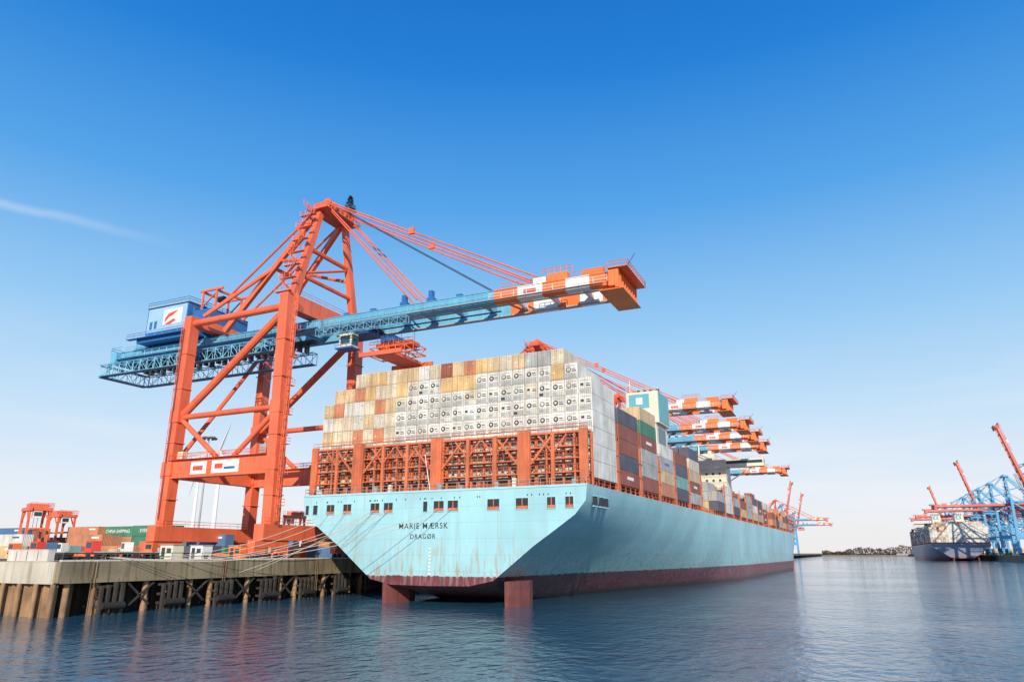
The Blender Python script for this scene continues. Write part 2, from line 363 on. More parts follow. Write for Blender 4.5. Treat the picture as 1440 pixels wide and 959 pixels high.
# ---------------------------------------------------------------- ship
def hull_mat(name,top,redc,zl=4.6):
    m,nt,b=newmat(name); N=nt.nodes;L=nt.links
    tc=N.new('ShaderNodeTexCoord'); sp=N.new('ShaderNodeSeparateXYZ'); L.new(tc.outputs['Object'],sp.inputs[0])
    def noise(scale,mapsc,det=6):
        mp=N.new('ShaderNodeMapping'); mp.inputs['Scale'].default_value=mapsc; L.new(tc.outputs['Object'],mp.inputs['Vector'])
        n=N.new('ShaderNodeTexNoise'); n.inputs['Scale'].default_value=scale; n.inputs['Detail'].default_value=det; L.new(mp.outputs['Vector'],n.inputs['Vector']); return n.outputs['Fac']
    def mr(src,a,b_,c,d):
        r=N.new('ShaderNodeMapRange'); r.inputs['From Min'].default_value=a; r.inputs['From Max'].default_value=b_; r.inputs['To Min'].default_value=c; r.inputs['To Max'].default_value=d; L.new(src,r.inputs['Value']); return r.outputs['Result']
    def mix(f,a,b_):
        x=N.new('ShaderNodeMixRGB')
        if isinstance(f,float): x.inputs['Fac'].default_value=f
        else: L.new(f,x.inputs['Fac'])
        for s,i in ((a,'Color1'),(b_,'Color2')):
            if isinstance(s,tuple): x.inputs[i].default_value=(*s,1)
            else: L.new(s,x.inputs[i])
        return x.outputs['Color']
    def math_(op,a,b_):
        x=N.new('ShaderNodeMath'); x.operation=op
        for s,i in ((a,0),(b_,1)):
            if isinstance(s,(int,float)): x.inputs[i].default_value=s
            else: L.new(s,x.inputs[i])
        return x.outputs[0]
    big=noise(.07,(1,1,1)); st=noise(.6,(1,1,.08)); fine=noise(1.5,(1,1,.2)); thin=noise(1.4,(1,1,.045),4)
    topc=mix(mr(big,.35,.65,0,1),tuple(c*.84 for c in top),tuple(min(1,c*1.08) for c in top))
    topc=mix(mr(st,.5,.72,0,.5),topc,tuple(c*.6+.09 for c in top))
    # narrow rust runs below the deck edge openings
    topc=mix(mr(thin,.6,.74,0,.6),topc,(.42,.28,.15))
    low=mr(sp.outputs['Z'],12,4.5,0,1)
    rust=math_('MULTIPLY',mr(fine,.5,.66,0,.85),low)
    topc=mix(rust,topc,(.40,.26,.13))
    cb=N.new('ShaderNodeCombineXYZ'); L.new(math_('ADD',sp.outputs['Y'],sp.outputs['X']),cb.inputs[0]); L.new(sp.outputs['Z'],cb.inputs[1])
    br=N.new('ShaderNodeTexBrick'); L.new(cb.outputs[0],br.inputs['Vector']); br.inputs['Scale'].default_value=1
    br.inputs['Brick Width'].default_value=11; br.inputs['Row Height'].default_value=2.7; br.inputs['Mortar Size'].default_value=.05
    topc=mix(math_('MULTIPLY',br.outputs['Fac'],.25),topc,tuple(c*.5 for c in top))
    rc=mix(mr(big,.35,.65,0,1),tuple(c*.75 for c in redc),tuple(c*1.25 for c in redc))
    rc=mix(mr(fine,.46,.62,0,.8),rc,(.27,.17,.17))
    rc=mix(mr(st,.5,.7,0,.6),rc,(.10,.05,.05))
    rc=mix(mr(sp.outputs['Z'],1.4,.4,0,.8),rc,(.06,.055,.04))
    zz=math_('ADD',sp.outputs['Z'],mr(fine,.3,.7,-.2,.2))
    fac=mr(zz,zl-.05,zl+.05,0,1)
    col=mix(fac,rc,topc)
    L.new(col,b.inputs['Base Color']); b.inputs['Roughness'].default_value=.4
    bp=N.new('ShaderNodeBump'); bp.inputs['Distance'].default_value=.06; bp.inputs['Strength'].default_value=.4
    L.new(math_('SUBTRACT',noise(.35,(1,1,1)),math_('MULTIPLY',br.outputs['Fac'],.2)),bp.inputs['Height']); L.new(bp.outputs['Normal'],b.inputs['Normal'])
    return m
HB=(.35,.64,.72)
M['hull']=hull_mat('light_blue_hull',HB,(.19,.045,.055))
M['hull2']=hull_mat('grey_blue_hull',(.15,.2,.3),(.4,.08,.05))
KEYS=[(0,[(0,3),(8,3.1),(12.5,4),(16,6.6),(20,9.6),(24,12.2),(27.3,14.4),(29.2,16.6),(29.5,19.2)]),
 (12,[(0,.5),(8,.8),(11.5,2.0),(15,5),(18.6,8),(22.4,10.8),(26.2,13.5),(28.9,16.5),(29.5,19.2)]),
 (30,[(0,-3),(8,-2),(11,0),(14.0,2.8),(17.6,5.8),(21.4,8.8),(25.2,12),(28.6,16.1),(29.5,19.2)]),
 (60,[(0,-6),(8,-5),(11.5,-3),(15.5,0),(18.8,3.2),(22.8,7),(26.0,10.8),(28.8,15.6),(29.5,19.2)]),
 (100,[(0,-8),(14,-8),(18,-4),(21.2,-1),(24.2,2.5),(26.9,7),(28.6,11),(29.5,16),(29.5,19.2)]),
 (150,[(0,-8),(20,-8),(26.5,-7),(28.4,-2),(29.1,2.5),(29.4,7),(29.5,11),(29.5,16),(29.5,19.2)]),
 (325,[(0,-8),(18,-8),(27,-6),(28.9,-2),(29.4,2.5),(29.5,7),(29.5,11),(29.5,16),(29.5,19.2)]),
 (352,[(0,-8),(10,-8),(19,-6),(22,-2),(24,2.5),(26,7),(27.6,11),(28.8,16),(29.2,19.5)]),
 (378,[(0,-8),(4,-8),(8,-6),(10,-2),(12,2.5),(15,7),(18.5,11),(22.5,16.5),(24.5,22.3)]),
 (392,[(0,-8),(1.5,-8),(2.5,-6),(3,-2),(4,2.5),(6,7),(9,11),(13.5,17),(16,24.4)]),
 (402,[(0,-8),(.1,-8),(.1,-6),(.1,-2),(.2,2.5),(.4,7),(1,11),(2.5,17),(4,25.5)])]
def make_hull(name,parent,matk):
    ys=[i*3.0 for i in range(135)]; S=[]
    for y in ys:
        y=min(y,402)
        for i in range(len(KEYS)-1):
            if KEYS[i][0]<=y<=KEYS[i+1][0]: break
        t=(y-KEYS[i][0])/(KEYS[i+1][0]-KEYS[i][0])
        S.append([V(a[0]*(1-t)+b[0]*t,y,a[1]*(1-t)+b[1]*t) for a,b in zip(KEYS[i][1],KEYS[i+1][1])])
    for _ in range(8):
        T=[ [v.copy() for v in s] for s in S]
        for i in range(1,len(S)-1):
            for j in range(9):
                T[i][j]=S[i][j]*.5+(S[i-1][j]+S[i+1][j])*.25
        S=T
    v=[];f=[];mi=[];sm=[]
    for s in S:
        ring=[V(-p.x,p.y,p.z) for p in s[::-1]]+[p for p in s[1:]]
        v+= [tuple(p) for p in ring]
    n=17
    for i in range(len(S)-1):
        for j in range(n-1):
            f.append((i*n+j,i*n+j+1,(i+1)*n+j+1,(i+1)*n+j)); mi.append(0); sm.append(True)
    off=len(v)
    for s in S: v+=[(-s[-1].x,s[-1].y,s[-1].z),tuple(s[-1])]
    for i in range(len(S)-1):
        f.append((off+2*i,off+2*i+1,off+2*i+3,off+2*i+2)); mi.append(1); sm.append(False)
    b=len(v); v+= [v[j] for j in range(n)]; f.append(tuple(range(b,b+n))[::-1]); mi.append(0); sm.append(False)
    me=bpy.data.meshes.new(name); me.from_pydata(v,[],f); me.materials.append(M[matk]); me.materials.append(M['deck'])
    me.polygons.foreach_set('material_index',mi); me.polygons.foreach_set('use_smooth',sm); me.update()
    o=bpy.data.objects.new(name,me); COL.objects.link(o); o.parent=parent
    return S
CW=2.56; CH=2.88
def cbox(mb,x,y,z,L,k): mb.box(x-1.22,x+1.22,y,y+L,z,z+CH-.07,k)
def end_reefer(mb,x,y,z,rnd):
    v=int(rnd*997)%5
    mb.box(x-1.05,x+1.05,y-.05,y-.01,z+.12,z+.85,'cgr' if v else 'cw2')
    mb.box(x-.95,x-.2,y-.08,y-.055,z+.2,z+.7,'grey' if v!=2 else 'dark')
    if v==3:
        mb.box(x-.95,x-.05,y-.06,y-.01,z+1.25,z+1.95,'cw2'); mb.box(x-.8,x-.25,y-.08,y-.065,z+1.4,z+1.8,'ink_and_shade')
    else:
        mb.tube((x-.42,y-.07,z+1.62),(x-.42,y-.01,z+1.62),.46,'ink_and_shade',14)
        mb.tube((x-.42,y-.1,z+1.62),(x-.42,y-.075,z+1.62),.24 if v!=1 else .34,'cw2',10)
    mb.box(x+.2,x+1.0,y-.05,y-.01,z+1.3,z+1.46,'ink_and_shade' if v!=4 else 'grey')
    if v!=2: mb.box(x+.2,x+.85,y-.05,y-.01,z+1.66,z+1.8,'ink_and_shade' if rnd<.7 else 'cbl')
    mb.box(x-.9,x+.9,y-.04,y-.01,z+2.3,z+2.4,'cgr')
    mb.box(x-1.15,x+1.15,y-.04,y-.01,z+.97,z+1.02,'grey')
def end_door(mb,x,y,z,key):
    mb.box(x-.02,x+.02,y-.03,y-.005,z+.1,z+2.7,'dark')
    for d in (-.85,-.35,.35,.85): mb.box(x+d-.03,x+d+.03,y-.1,y-.03,z+.08,z+2.72,key)
    for zz in (.25,2.5): mb.box(x-1.1,x+1.1,y-.05,y-.01,z+zz,z+zz+.06,key)
    mb.box(x+.45,x+1.0,y-.04,y-.01,z+2.0,z+2.2,'grey')
    if random.random()<.5: mb.box(x-.8,x-.4,y-.04,y-.01,z+1.2,z+1.35,'white')

def ship(name,loc,rz,matk,main=True):
    e=empty(name,loc,rz); make_hull('hull',e,matk)
    cx=[(i-11)*CW for i in range(23)]
    Z0=20.6
    d=MB()
    y=4
    bays=[]
    while y<372:
        if main and 88<y<112: y=112; continue
        if 228<y<243: y=243.5; continue
        bays.append(y); y+=14.6
    for i,y in enumerate(bays):
        w=29 if y<340 else 29-(y-340)*.35
        d.box(-w+1,w-1,y-.2,y+12.6,19.15,20.55,'deck')
    c=MB()
    tiers=[6,7,7,8,8,8,8,8,8,8,8,8,8,8,8,8,8,8,8,8,8,7,6]
    for i,x in enumerate(cx):
        t=tiers[i]
        for j in range(t):
            z=Z0+j*CH
            rr=random.random()
            if i<=6:
                key=random.choices(['cwb','ctan','cw','cor','cbr','cw2'],[5,2.2,4,1.0,.3,3])[0]; ty='door'
                if j>=6: key=random.choices(['cor','cye','ctan','cwb','cbr'],[2.6,1.6,2,2,.4])[0]
            else:
                key='cw' if rr<.78 else ('cwb' if rr<.84 else 'cw2'); ty='reef'
                if j==6 and rr<.08: key='cye';ty='door'
                if j==7: 
                    key=random.choices(['cor','cye','ctan','cwb','cw','cgr','cbr'],[2.2,1.2,3.6,3.6,2,1.5,.7])[0]; ty='door'
            if i in (21,22): key='cw'; ty='reef'
            if j<3 and rr<.3 and i<21: key='cgr'
            yo=4+random.uniform(-.05,.05)
            cbox(c,x,yo,z,12.19,key)
            if main:
                (end_reefer(c,x,yo,z,rr) if ty=='reef' else end_door(c,x,yo,z,key))
    c.obj('aft_container_stack',e)
    c=MB()
    prof={1:5,2:6,3:4,4:4,5:5,6:3,7:3,8:3,9:3}
    for bi,y in enumerate(bays[1:],1):
        w=29.5 if y<335 else max(12,29.5-(y+12-335)*.42)
        if main: base=prof.get(bi,random.choice([2,3,3,3,4]))
        else: base=random.choice([6,7,7])
        blockk=random.choice(['cgr','ctan','cbr','cbr','cw'])
        run=0
        for i,x in enumerate(cx):
            if abs(x)+1.3>w: continue
            if run<=0: t=base+random.choice([-1,0,0,0,1]); run=random.randint(2,6)
            run-=1
            tt=max(1,t)
            if main and bi<=5 and i<14: tt=min(8,t+2)
            if main and i>=20: tt=base-(1 if bi>5 and random.random()<.5 else 0)
            for j in range(tt):
                key=blockk if random.random()<.3 else random.choices(CK,[1.6,2,2,1.2,4.4,2.6,.9,.5,.6,3,.3])[0]
                if main and i==22:
                    if bi==1: key=['cbr','cdk','cbr','cbr','cdk'][j%5]
                    if bi==2: key=['cbr','cgr','cgr','cbr','cgn','ctan'][j%6]
                cbox(c,x,y,Z0+j*CH,12.19,key)
                if i==22 and main and key in('cgr','cbl','cgn','cbr') and random.random()<.5:
                    c.box(x+1.225,x+1.25,y+4,y+8,Z0+j*CH+1.2,Z0+j*CH+1.8,'white' if key!='cgr' else 'dblue')
    c.obj('forward_container_stacks',e)
    l=MB(); K='lash'
    for bi,y in enumerate([18.7-14.6]+[b+13.3 for b in bays if b<340]):
        if bi==0: continue
        for i in range(24):
            x=(i-11.5)*CW
            if abs(x)<25 and i%3: continue
            if abs(x)>29: continue
            l.box(x-.16,x+.16,y-.5,y+.5,19.2,28.0,K)
        for z in (19.9,22.6,25.4,28.0):
            l.box(-28.85,28.85,y-.55,y+.55,z,z+.18,K)
        for sx in (-1,1):
            l.box(sx*28.9,sx*29.45,y-.6,y+.6,19.2,28.3,K)
            l.rail((sx*29.4,y-.6,28.3),(sx*29.4,y+.6,28.3),K,step=.6)
            for z in (22.8,25.6): l.box(sx*28.6,sx*29.55,y-1.0,y+1.0,z,z+.15,K)
    if main:
        y0,y1=1.5,3.3
        for i in range(24):
            x=(i-11.5)*CW
            l.box(x-.17,x+.17,y1-.45,y1-.05,19.2,28.1,K)
            if i%2==0: l.box(x-.14,x+.14,y0,y0+.3,19.2,28.0,K)
        for z,h in ((21.3,.22),(23.6,.2),(25.6,.2),(27.9,.34)):
            l.box(-29.4,29.4,y0-.1,y1,z,z+h,K)
            l.rail((-29.3,y0-.1,z+h),(29.3,y0-.1,z+h),K,step=1.28,r=.05)
        for px in (-17.7,0,17.7):
            l.box(px-1.15,px+1.15,y0-.5,y0+.2,19.25,28.6,K)
            for d_ in (-.75,0,.75): l.box(px+d_-.08,px+d_+.08,y0-.62,y0-.505,19.3,28.5,K)
            l.beam((px-5.2,y0-.15,27.6),(px-1.2,y0-.15,23.0),.3,.35,K); l.beam((px+5.2,y0-.15,27.6),(px+1.2,y0-.15,23.0),.3,.35,K)
        for px in (-28.6,28.6): l.box(px-.8,px+.75,y0-.3,y0+.1,19.25,28.6,K)
        for px in (-23,-12,-6.5,6.5,12,23):
            l.box(px-.3,px+.3,y0-.3,y0+.2,19.25,28.3,K)
            l.beam((px-2.6,y0-.17,27.7),(px,y0-.17,24.6),.2,.25,K); l.beam((px+2.6,y0-.17,27.7),(px,y0-.17,24.6),.2,.25,K)
        for i in range(23):
            x=(i-11)*CW
            for (a,b_) in ((-1.1,1.1),(1.1,-1.1)):
                l.tube((x+a,y1+.1,25.8),(x+b_,y1+.3,28.7),.035,'grey',4)
                l.tube((x+a,y1+.1,21.5),(x+b_,y1+.3,25.0),.03,'grey',4)
        for i in range(16):
            x=-27.5+i*3.65+random.uniform(-.5,.5); hh=random.uniform(.6,1.5)
            l.box(x-.35,x+.35,.5,.95,19.2,19.2+hh,random.choice([K,K,'grey','cream']))
    l.obj('lashing_bridges',e)
    r=MB()
    r.rail((-29.3,.15,19.2),(29.3,.15,19.2),'cgr',step=2,r=.04)
    for sx in (-1,1):
        r.rail((sx*29.35,.2,19.2),(sx*29.35,335,19.2),'lash',step=3,r=.06)
        for i in range(100):
            yy=4+i*3.3; r.box(sx*28.3,sx*28.6,yy,yy+.3,19.2,20.5,'lash')
    r.obj('deck_railings',e); d.obj('hatch_coamings',e)
    s=MB()
    s.box(-16,17,94,106,19.2,45,'cream')
    for px in (-12,13.2):
        s.box(px-4.8,px+4.8,93.5,106.2,45.05,54.5,'cream'); s.box(px-3.9,px+2.2,93.38,93.48,49.6,53.8,'funnel'); s.box(px+4.81,px+4.9,94,105.5,45.5,54.3,'funnel')
        s.box(px-1.8,px+.2,93.3,93.37,50.7,52.7,'white')
        for q in (-3,-1,1,3): s.tube((px+q,101,54.5),(px+q,101,56.6),.55,'dark',10)
        s.rail((px-4.8,93.6,54.5),(px+4.8,93.6,54.5),'cream',step=1.5)
        s.tube((px-4,95,54.5),(px-4,95,58.5),.12,'cream',5)
    for z in (24,28,32,36,40):
        for x in range(-14,17,4): s.box(x-.5,x+.5,93.9,93.97,z,z+.9,'glass')
    s.box(17.02,17.1,96,104,38,44,'glass'); s.rail((-16,94,45.05),(17,94,45.05),'cream'); 
    s.obj('engine_casing_and_funnels',e)
    s=MB()
    s.box(-13,13,230,241,19.2,49.9,'cream'); s.box(-29.5,29.5,232,237,46.5,50,'cream')
    s.box(-29,29,231.9,231.98,48,49.3,'glass'); s.box(29.51,29.56,232.6,236.4,48,49.3,'glass')
    s.box(-8,8,231,240,50.02,53,'cream'); s.tube((0,236,53),(0,236,63),.4,'cream',8,.2)
    s.beam((-4,236,58),(4,236,58),.2,.2,'cream'); s.box(-2,2,235.2,235.5,60,60.6,'white')
    s.tube((5,236,53),(5,236,55),.9,'white',10); s.tube((-5,236,53),(-5,236,54.6),.7,'white',10)
    for z in range(22,46,3):
        for x in range(-11,12,3): s.box(x-.5,x+.5,229.9,229.97,z,z+1,'glass')
        s.rail((-13,229.7,z+1.6),(13,229.7,z+1.6),'cream',step=3)
    for px in (-24,24): s.beam((px,234,46.4),(px*.55,234,40),.5,.5,'cream')
    s.rail((-29.4,232,50),(29.4,232,50),'cream'); s.obj('wheelhouse_superstructure',e)
    s=MB(); s.tube((0,388,24),(0,388,38),.4,'cream',8,.2); s.beam((-2,388,33),(2,388,33),.2,.2,'cream')
    for sx in (-1,1):
        s.beam((sx*22,372,22.2),(sx*4.5,401,26.0),.2,1.4,'hullplain')
    s.obj('foremast',e)
    s=MB()
    for px in (-9.3,15.0):
        pr=[(.2,.35),(2.6,1.0),(6.2,1.15),(9.4,.4)]
        ring=[(1,y_,t_) for y_,t_ in pr]+[(-1,y_,t_) for y_,t_ in pr[::-1]]
        bot=[(px+sg*t_,y_,-5) for sg,y_,t_ in ring]; top=[(px+sg*t_*1.2,y_-.15,3.9) for sg,y_,t_ in ring]
        m_=len(ring)
        for i in range(m_):
            j=(i+1)%m_; s.poly([bot[i],bot[j],top[j],top[i]],'rudder')
        s.poly(top,'rudder')
    s.obj('rudders',e)
    if main:
        w=MB()
        for px,ww in ((-28.3,.8),(-26.3,1.1),(-22.6,1.9),(-18.6,1.9),(-12.2,2),(-9.2,2),(-1.2,.9),(1.6,2.1),(4.5,2.1),(12.5,2.3),(17.9,2.3),(23.2,1.5),(26.4,1.4)):
            z0,z1=15.5,17.25
            w.box(px-ww/2,px+ww/2,-.02,-.01,z0,z1,'ink_and_shade')  # flat black panel painted as the shade inside the opening
            w.box(px-ww/2-.12,px+ww/2+.12,-.14,-.0,z1,z1+.12,'hullplain'); w.box(px-ww/2-.12,px+ww/2+.12,-.14,-.0,z0-.12,z0,'hullplain')
            w.box(px-ww/2-.12,px-ww/2,-.14,-.0,z0,z1,'hullplain'); w.box(px+ww/2,px+ww/2+.12,-.14,-.0,z0,z1,'hullplain')
            if ww>1.2:
                w.box(px-ww/2+.1,px+ww/2-.1,-.07,-.03,z0+.05,z0+.5,'lash'); w.box(px-.08,px+.08,-.06,-.03,z0+.5,z1,'lash')
        for yy in (3,6.2,8.6):
            w.box(29.40,29.53,yy,yy+1.7,15.9,17.4,'ink_and_shade'); w.box(29.44,29.6,yy-.15,yy+1.85,17.4,17.55,'hullplain')  # side openings too: their inner shade is a black panel
            w.box(29.3,29.6,yy-.15,yy+1.85,15.75,15.9,'hullplain')
        w.box(-29.4,29.4,-.1,0,18.9,19.25,'hullplain')
        for i in range(30):
            x=random.uniform(-27,27); w.box(x-.08,x+.08,-.03,-.005,17.6,17.9,'ink_and_shade')
        for i in range(8): w.box(-.25,.25,-.03,-.005,4.9+i*.6,5.1+i*.6,'white')
        w.obj('mooring_deck_openings',e)
        text('ship_name_lettering','MARIE MÆRSK',1.4,(-1.6,-.03,13.0),(math.pi/2,0,0),'ink_and_shade',e,space=1.18)
        text('home_port_lettering','DRAGØR',1.15,(-1.6,-.03,11.2),(math.pi/2,0,0),'ink_and_shade',e,space=1.18)
        f=MB(); f.tube((-.5,.2,19.2),(-.9,-1.2,25.5),.09,'white',6)
        f.poly([(-.85,-1.1,25.2),(.2,-1.5,24.2),(.1,-1.4,22.3),(-.7,-.6,23.0)],'logo'); f.poly([(-.5,-1.35,24.35),(-.3,-1.42,24.15),(-.36,-1.34,22.6),(-.52,-1.15,22.8)],'white')
        f.obj('ensign_flag',e)
    return e
M['funnel']=pmat('funnel_blue',(.12,.42,.5),.5,.1,.3)
M['hullplain']=pmat('hull_trim_blue',HB,.45,.1,.3)
SHIPX,SHIPY=-67.6,111.5
shp=ship('container_ship',(SHIPX,SHIPY,0),math.radians(-1.2),'hull',True)
ship('container_ship',(110,985,0),math.radians(0),'hull2',False)

# ---------------------------------------------------------------- mooring lines
ROPES=empty('mooring_lines')
QX=-98.8
def rope(p,q,sag,r=.05):
    mb=MB('rope'); p=Vector(p);q=Vector(q);prev=p;n=16
    for i in range(1,n+1):
        t=i/n; a=p.lerp(q,t)-V(0,0,sag*4*t*(1-t)); mb.tube(prev,a,r,'rope',5); prev=a
    mb.obj('rope',ROPES)
def sp_(lx,z): return (SHIPX+lx,SHIPY-.2,z)
for lx,qy,s in ((-22.6,84.5,1.6),(-18.6,83.5,2.2),(-12.2,82,2.8),(-9.2,75,3.4),(1.6,74,3.2),(4.5,73.5,3.6)):
    rope(sp_(lx,15.9),(QX-1.2+random.uniform(-.3,.3),qy,QZ+.6),s)
for lx,z,qy in ((-12.4,15.7,102),(-9,15.7,99)): rope(sp_(lx,z),(-98.75,qy,5.2),.5,.045)

# ---------------------------------------------------------------- quay
Y0=66.4
q=MB()
q.box(-1500,QX,Y0,6000,4.5,QZ,'concrete')
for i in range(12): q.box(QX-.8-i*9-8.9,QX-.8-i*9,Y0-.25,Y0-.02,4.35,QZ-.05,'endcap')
for i in range(40): q.box(QX+.02,QX+.12,Y0+.3+i*9,Y0+9.1+i*9,4.4,5.0,'concrete')
q.obj('quay_deck')
g=MB(); 
g.poly([(-1499,Y0+1.2,QZ+.006),(QX-1.2,Y0+1.2,QZ+.006),(QX-1.2,5990,QZ+.006),(-1499,5990,QZ+.006)],'asphalt'); g.obj('quay_pavement')
kb=MB(); kb.box(QX-.5,QX-.05,Y0+.1,900,QZ,QZ+.22,'parapet'); kb.obj('quay_kerb')
rl=MB()
for rx in (-103,-132.3):
    rl.box(rx-.08,rx+.08,Y0+3,1700,QZ+.01,QZ+.1,'dark')
rl.obj('crane_rails')
mk=MB()
for x in (-107,-113,-119,-125): mk.poly([(x,Y0+4,QZ+.012),(x+.2,Y0+4,QZ+.012),(x+.2,600,QZ+.012),(x,600,QZ+.012)],'white')
mk.obj('quay_lane_markings')
w=MB()
def sheet(p,dirv,nrm,L,z0,z1,k,per=1.4,dep=.45):
    p=Vector(p);dirv=Vector(dirv);nrm=Vector(nrm); n=int(L/per); pr=[]
    for i in range(n):
        for t,dn in ((0,0),(.3,0),(.5,1),(.8,1)):
            pr.append(p+dirv*(i+t)*per+nrm*dep*dn)
    for a,b in zip(pr,pr[1:]): w.poly([V(a.x,a.y,z0),V(b.x,b.y,z0),V(b.x,b.y,z1),V(a.x,a.y,z1)],k)
sheet((QX-4.5,Y0+1,0),(0,1,0),(1,0,0),420,-2,4.5,'piledark')  # wall colour darkened to stand for the shade under the quay deck
sheet((QX-1.0,Y0+.9,0),(-1,0,0),(0,-1,0),300,-2,4.5,'pile')
w.obj('sheet_pile_wall')
p=MB()
for i in range(60):
    y=Y0+2+i*4.2
    p.tube((QX-.9,y,-3),(QX-.9,y,4.5),.42,'pile',12)
    p.tube((QX-3,y+2,-3),(QX-3,y+2,4.5),.38,'pile',10)
for i in range(14):
    x=QX-.6-i*3.6; p.tube((x,Y0-.15,-3),(x,Y0-.15,4.34),.33,'pile',12)
p.obj('quay_piles')
fd=MB()
for i in range(22):
    y=Y0+8+i*10.5
    for d in (-1.6,-.5,.6,1.7):
        fd.box(QX+.14,QX+.6,y+d-.22,y+d+.22,-1.5,4.0+random.uniform(-.3,.5),'piledark')
    for z in (.9,2.2,3.6): fd.box(QX-.5,QX+.1,y-2,y+2.1,z,z+.35,'piledark')
    fd.tube((QX+1.0,y-1.8,1.2),(QX+1.0,y+1.8,1.2),.5,'tyre',12)
    fd.beam((QX-.3,y+3,4.2),(QX-.3,y+7,1.0),.25,.25,'piledark'); fd.beam((QX-.3,y+7.6,4.2),(QX-.3,y+3.6,1.0),.25,.25,'piledark')
fd.obj('quay_fenders')
ld=MB()
for i in range(9):
    y=Y0+5+i*24
    for d in (-.25,.25): ld.tube((QX+.2,y+d,-1),(QX+.2,y+d,QZ),.05,'pile',5)
    for z in range(0,18): ld.tube((QX+.2,y-.25,z*.4),(QX+.2,y+.25,z*.4),.03,'pile',4)
ld.obj('quay_ladders')
for i in range(7):
    b=MB(); y=Y0+7+i*9.5
    b.tube((0,0,0),(0,0,.55),.32,'dark',12); b.tube((0,0,.55),(0,0,.75),.5,'dark',12,.42)
    b.obj('mooring_bollard',None,(QX-1.3,y,QZ+.01))
pw=MB()
pw.box(-9,0,0,1.0,0,1.5,'parapet'); pw.box(-9.05,.05,-.05,1.05,1.5,1.62,'parapet'); 
for x in (-7,-4.6,-2.2): pw.box(x-.05,x+.05,-.02,-.005,.1,1.4,'ink_and_shade')
pw.obj('concrete_parapet',None,(QX-4,Y0+.6,QZ))
rr=MB(); rr.rail((0,0,0),(0,38,0),'dark',step=2,r=.05,h=1.15); rr.obj('quay_railing',None,(QX-.7,Y0+.6,QZ+.01))

def yard(x,y,nx,ny,nz,keys,along='x',label=None,lc='ink_and_shade',full=False):
    e=empty('container_stack',(x,y,QZ+.01)); c=MB()
    for i in range(nx):
        for j in range(ny):
            t=nz if (full or random.random()<.6) else max(1,nz-1)
            for k in range(t):
                key=keys[(i+j+k)%len(keys)] if len(keys)<3 else random.choice(keys)
                if full: key=keys[min(k,len(keys)-1)]
                if along=='x': c.box(i*12.5,i*12.5+12.19,j*2.6,j*2.6+2.44,k*2.6,k*2.6+2.56,key)
                else: c.box(i*2.6,i*2.6+2.44,j*12.5,j*12.5+12.19,k*2.6,k*2.6+2.56,key)
                if along=='x' and j==0:
                    for xx in (.06,11.95): c.box(i*12.5+xx,i*12.5+xx+.16,-.04,-.005,k*2.6+.05,k*2.6+2.5,key)
                    if label is None: c.box(i*12.5+8.5,i*12.5+11,-.03,-.005,k*2.6+1.7,k*2.6+2.1,'white' if key!='cw' else 'cbl')
    c.obj('containers',e)
    if label: text('lettering',label,1.2,(6.0,-.05,1.3+(nz-1)*2.6),(math.pi/2,0,0),lc,e)
    return e
yard(-152,119,1,1,1,['cgr'],label='MAERSK SEALAND')
yard(-165,128,1,2,3,['cte','cgn','cgn'],label='EVERGREEN',lc='white',full=True)
yard(-151,130,1,2,2,['cor','cgn'],full=True); yard(-179,130,1,1,3,['cbr','cor','cgn'],label='CHINA SHIPPING',lc='white',full=True)
yard(-136,140,1,1,2,['cye','cor','cbr'])
yard(-176,122,1,1,2,['cgn','cor'],full=True); yard(-190,128,1,2,3,['cor','cbr','cor'],full=True)
yard(-205,122,1,3,2,['cor','cgn','cbl','cbr','cw']); yard(-218,126,1,3,3,['cor','cbr','cor','cbl'])
yard(-180,103,1,1,2,['cbl','cw'],full=True); yard(-160,108,1,1,1,['cbr']); yard(-166,112,1,1,2,['cgn','cor'],full=True); yard(-146,104,1,1,1,['cor']); yard(-194,112,1,2,2,['cbl','cor','cw'])
yard(-134,114,1,1,1,['cdk']); yard(-126,128,1,2,1,['cbl','cor','cw']); yard(-122,142,1,1,2,['cor','cbl','cye']); yard(-119,155,1,2,2,['cbr','cor','cw'])
yard(-235,135,2,4,2,['cor','cbr','cor','ctan'])
yard(-156,98,1,1,1,['cte']); yard(-172,97,1,1,1,['cye']); yard(-141,124,1,1,2,['cbl','cgn','cor'])
for k in range(12):
    yard(-200-random.random()*160,150+k*12,3,3,random.choice([2,3,3]),['cor','cbr','cgr','cbl','ctan','cw','cor'])
for k in range(10):
    yard(-140-random.random()*45,150+k*18,1,2,random.choice([2,2,3]),['cor','cbr','cgr','cgn','cw','cbl'])
for k in range(5): yard(-128+random.random()*4,165+k*40,1,3,2,['cor','cbl','cw','cbr'],'y')

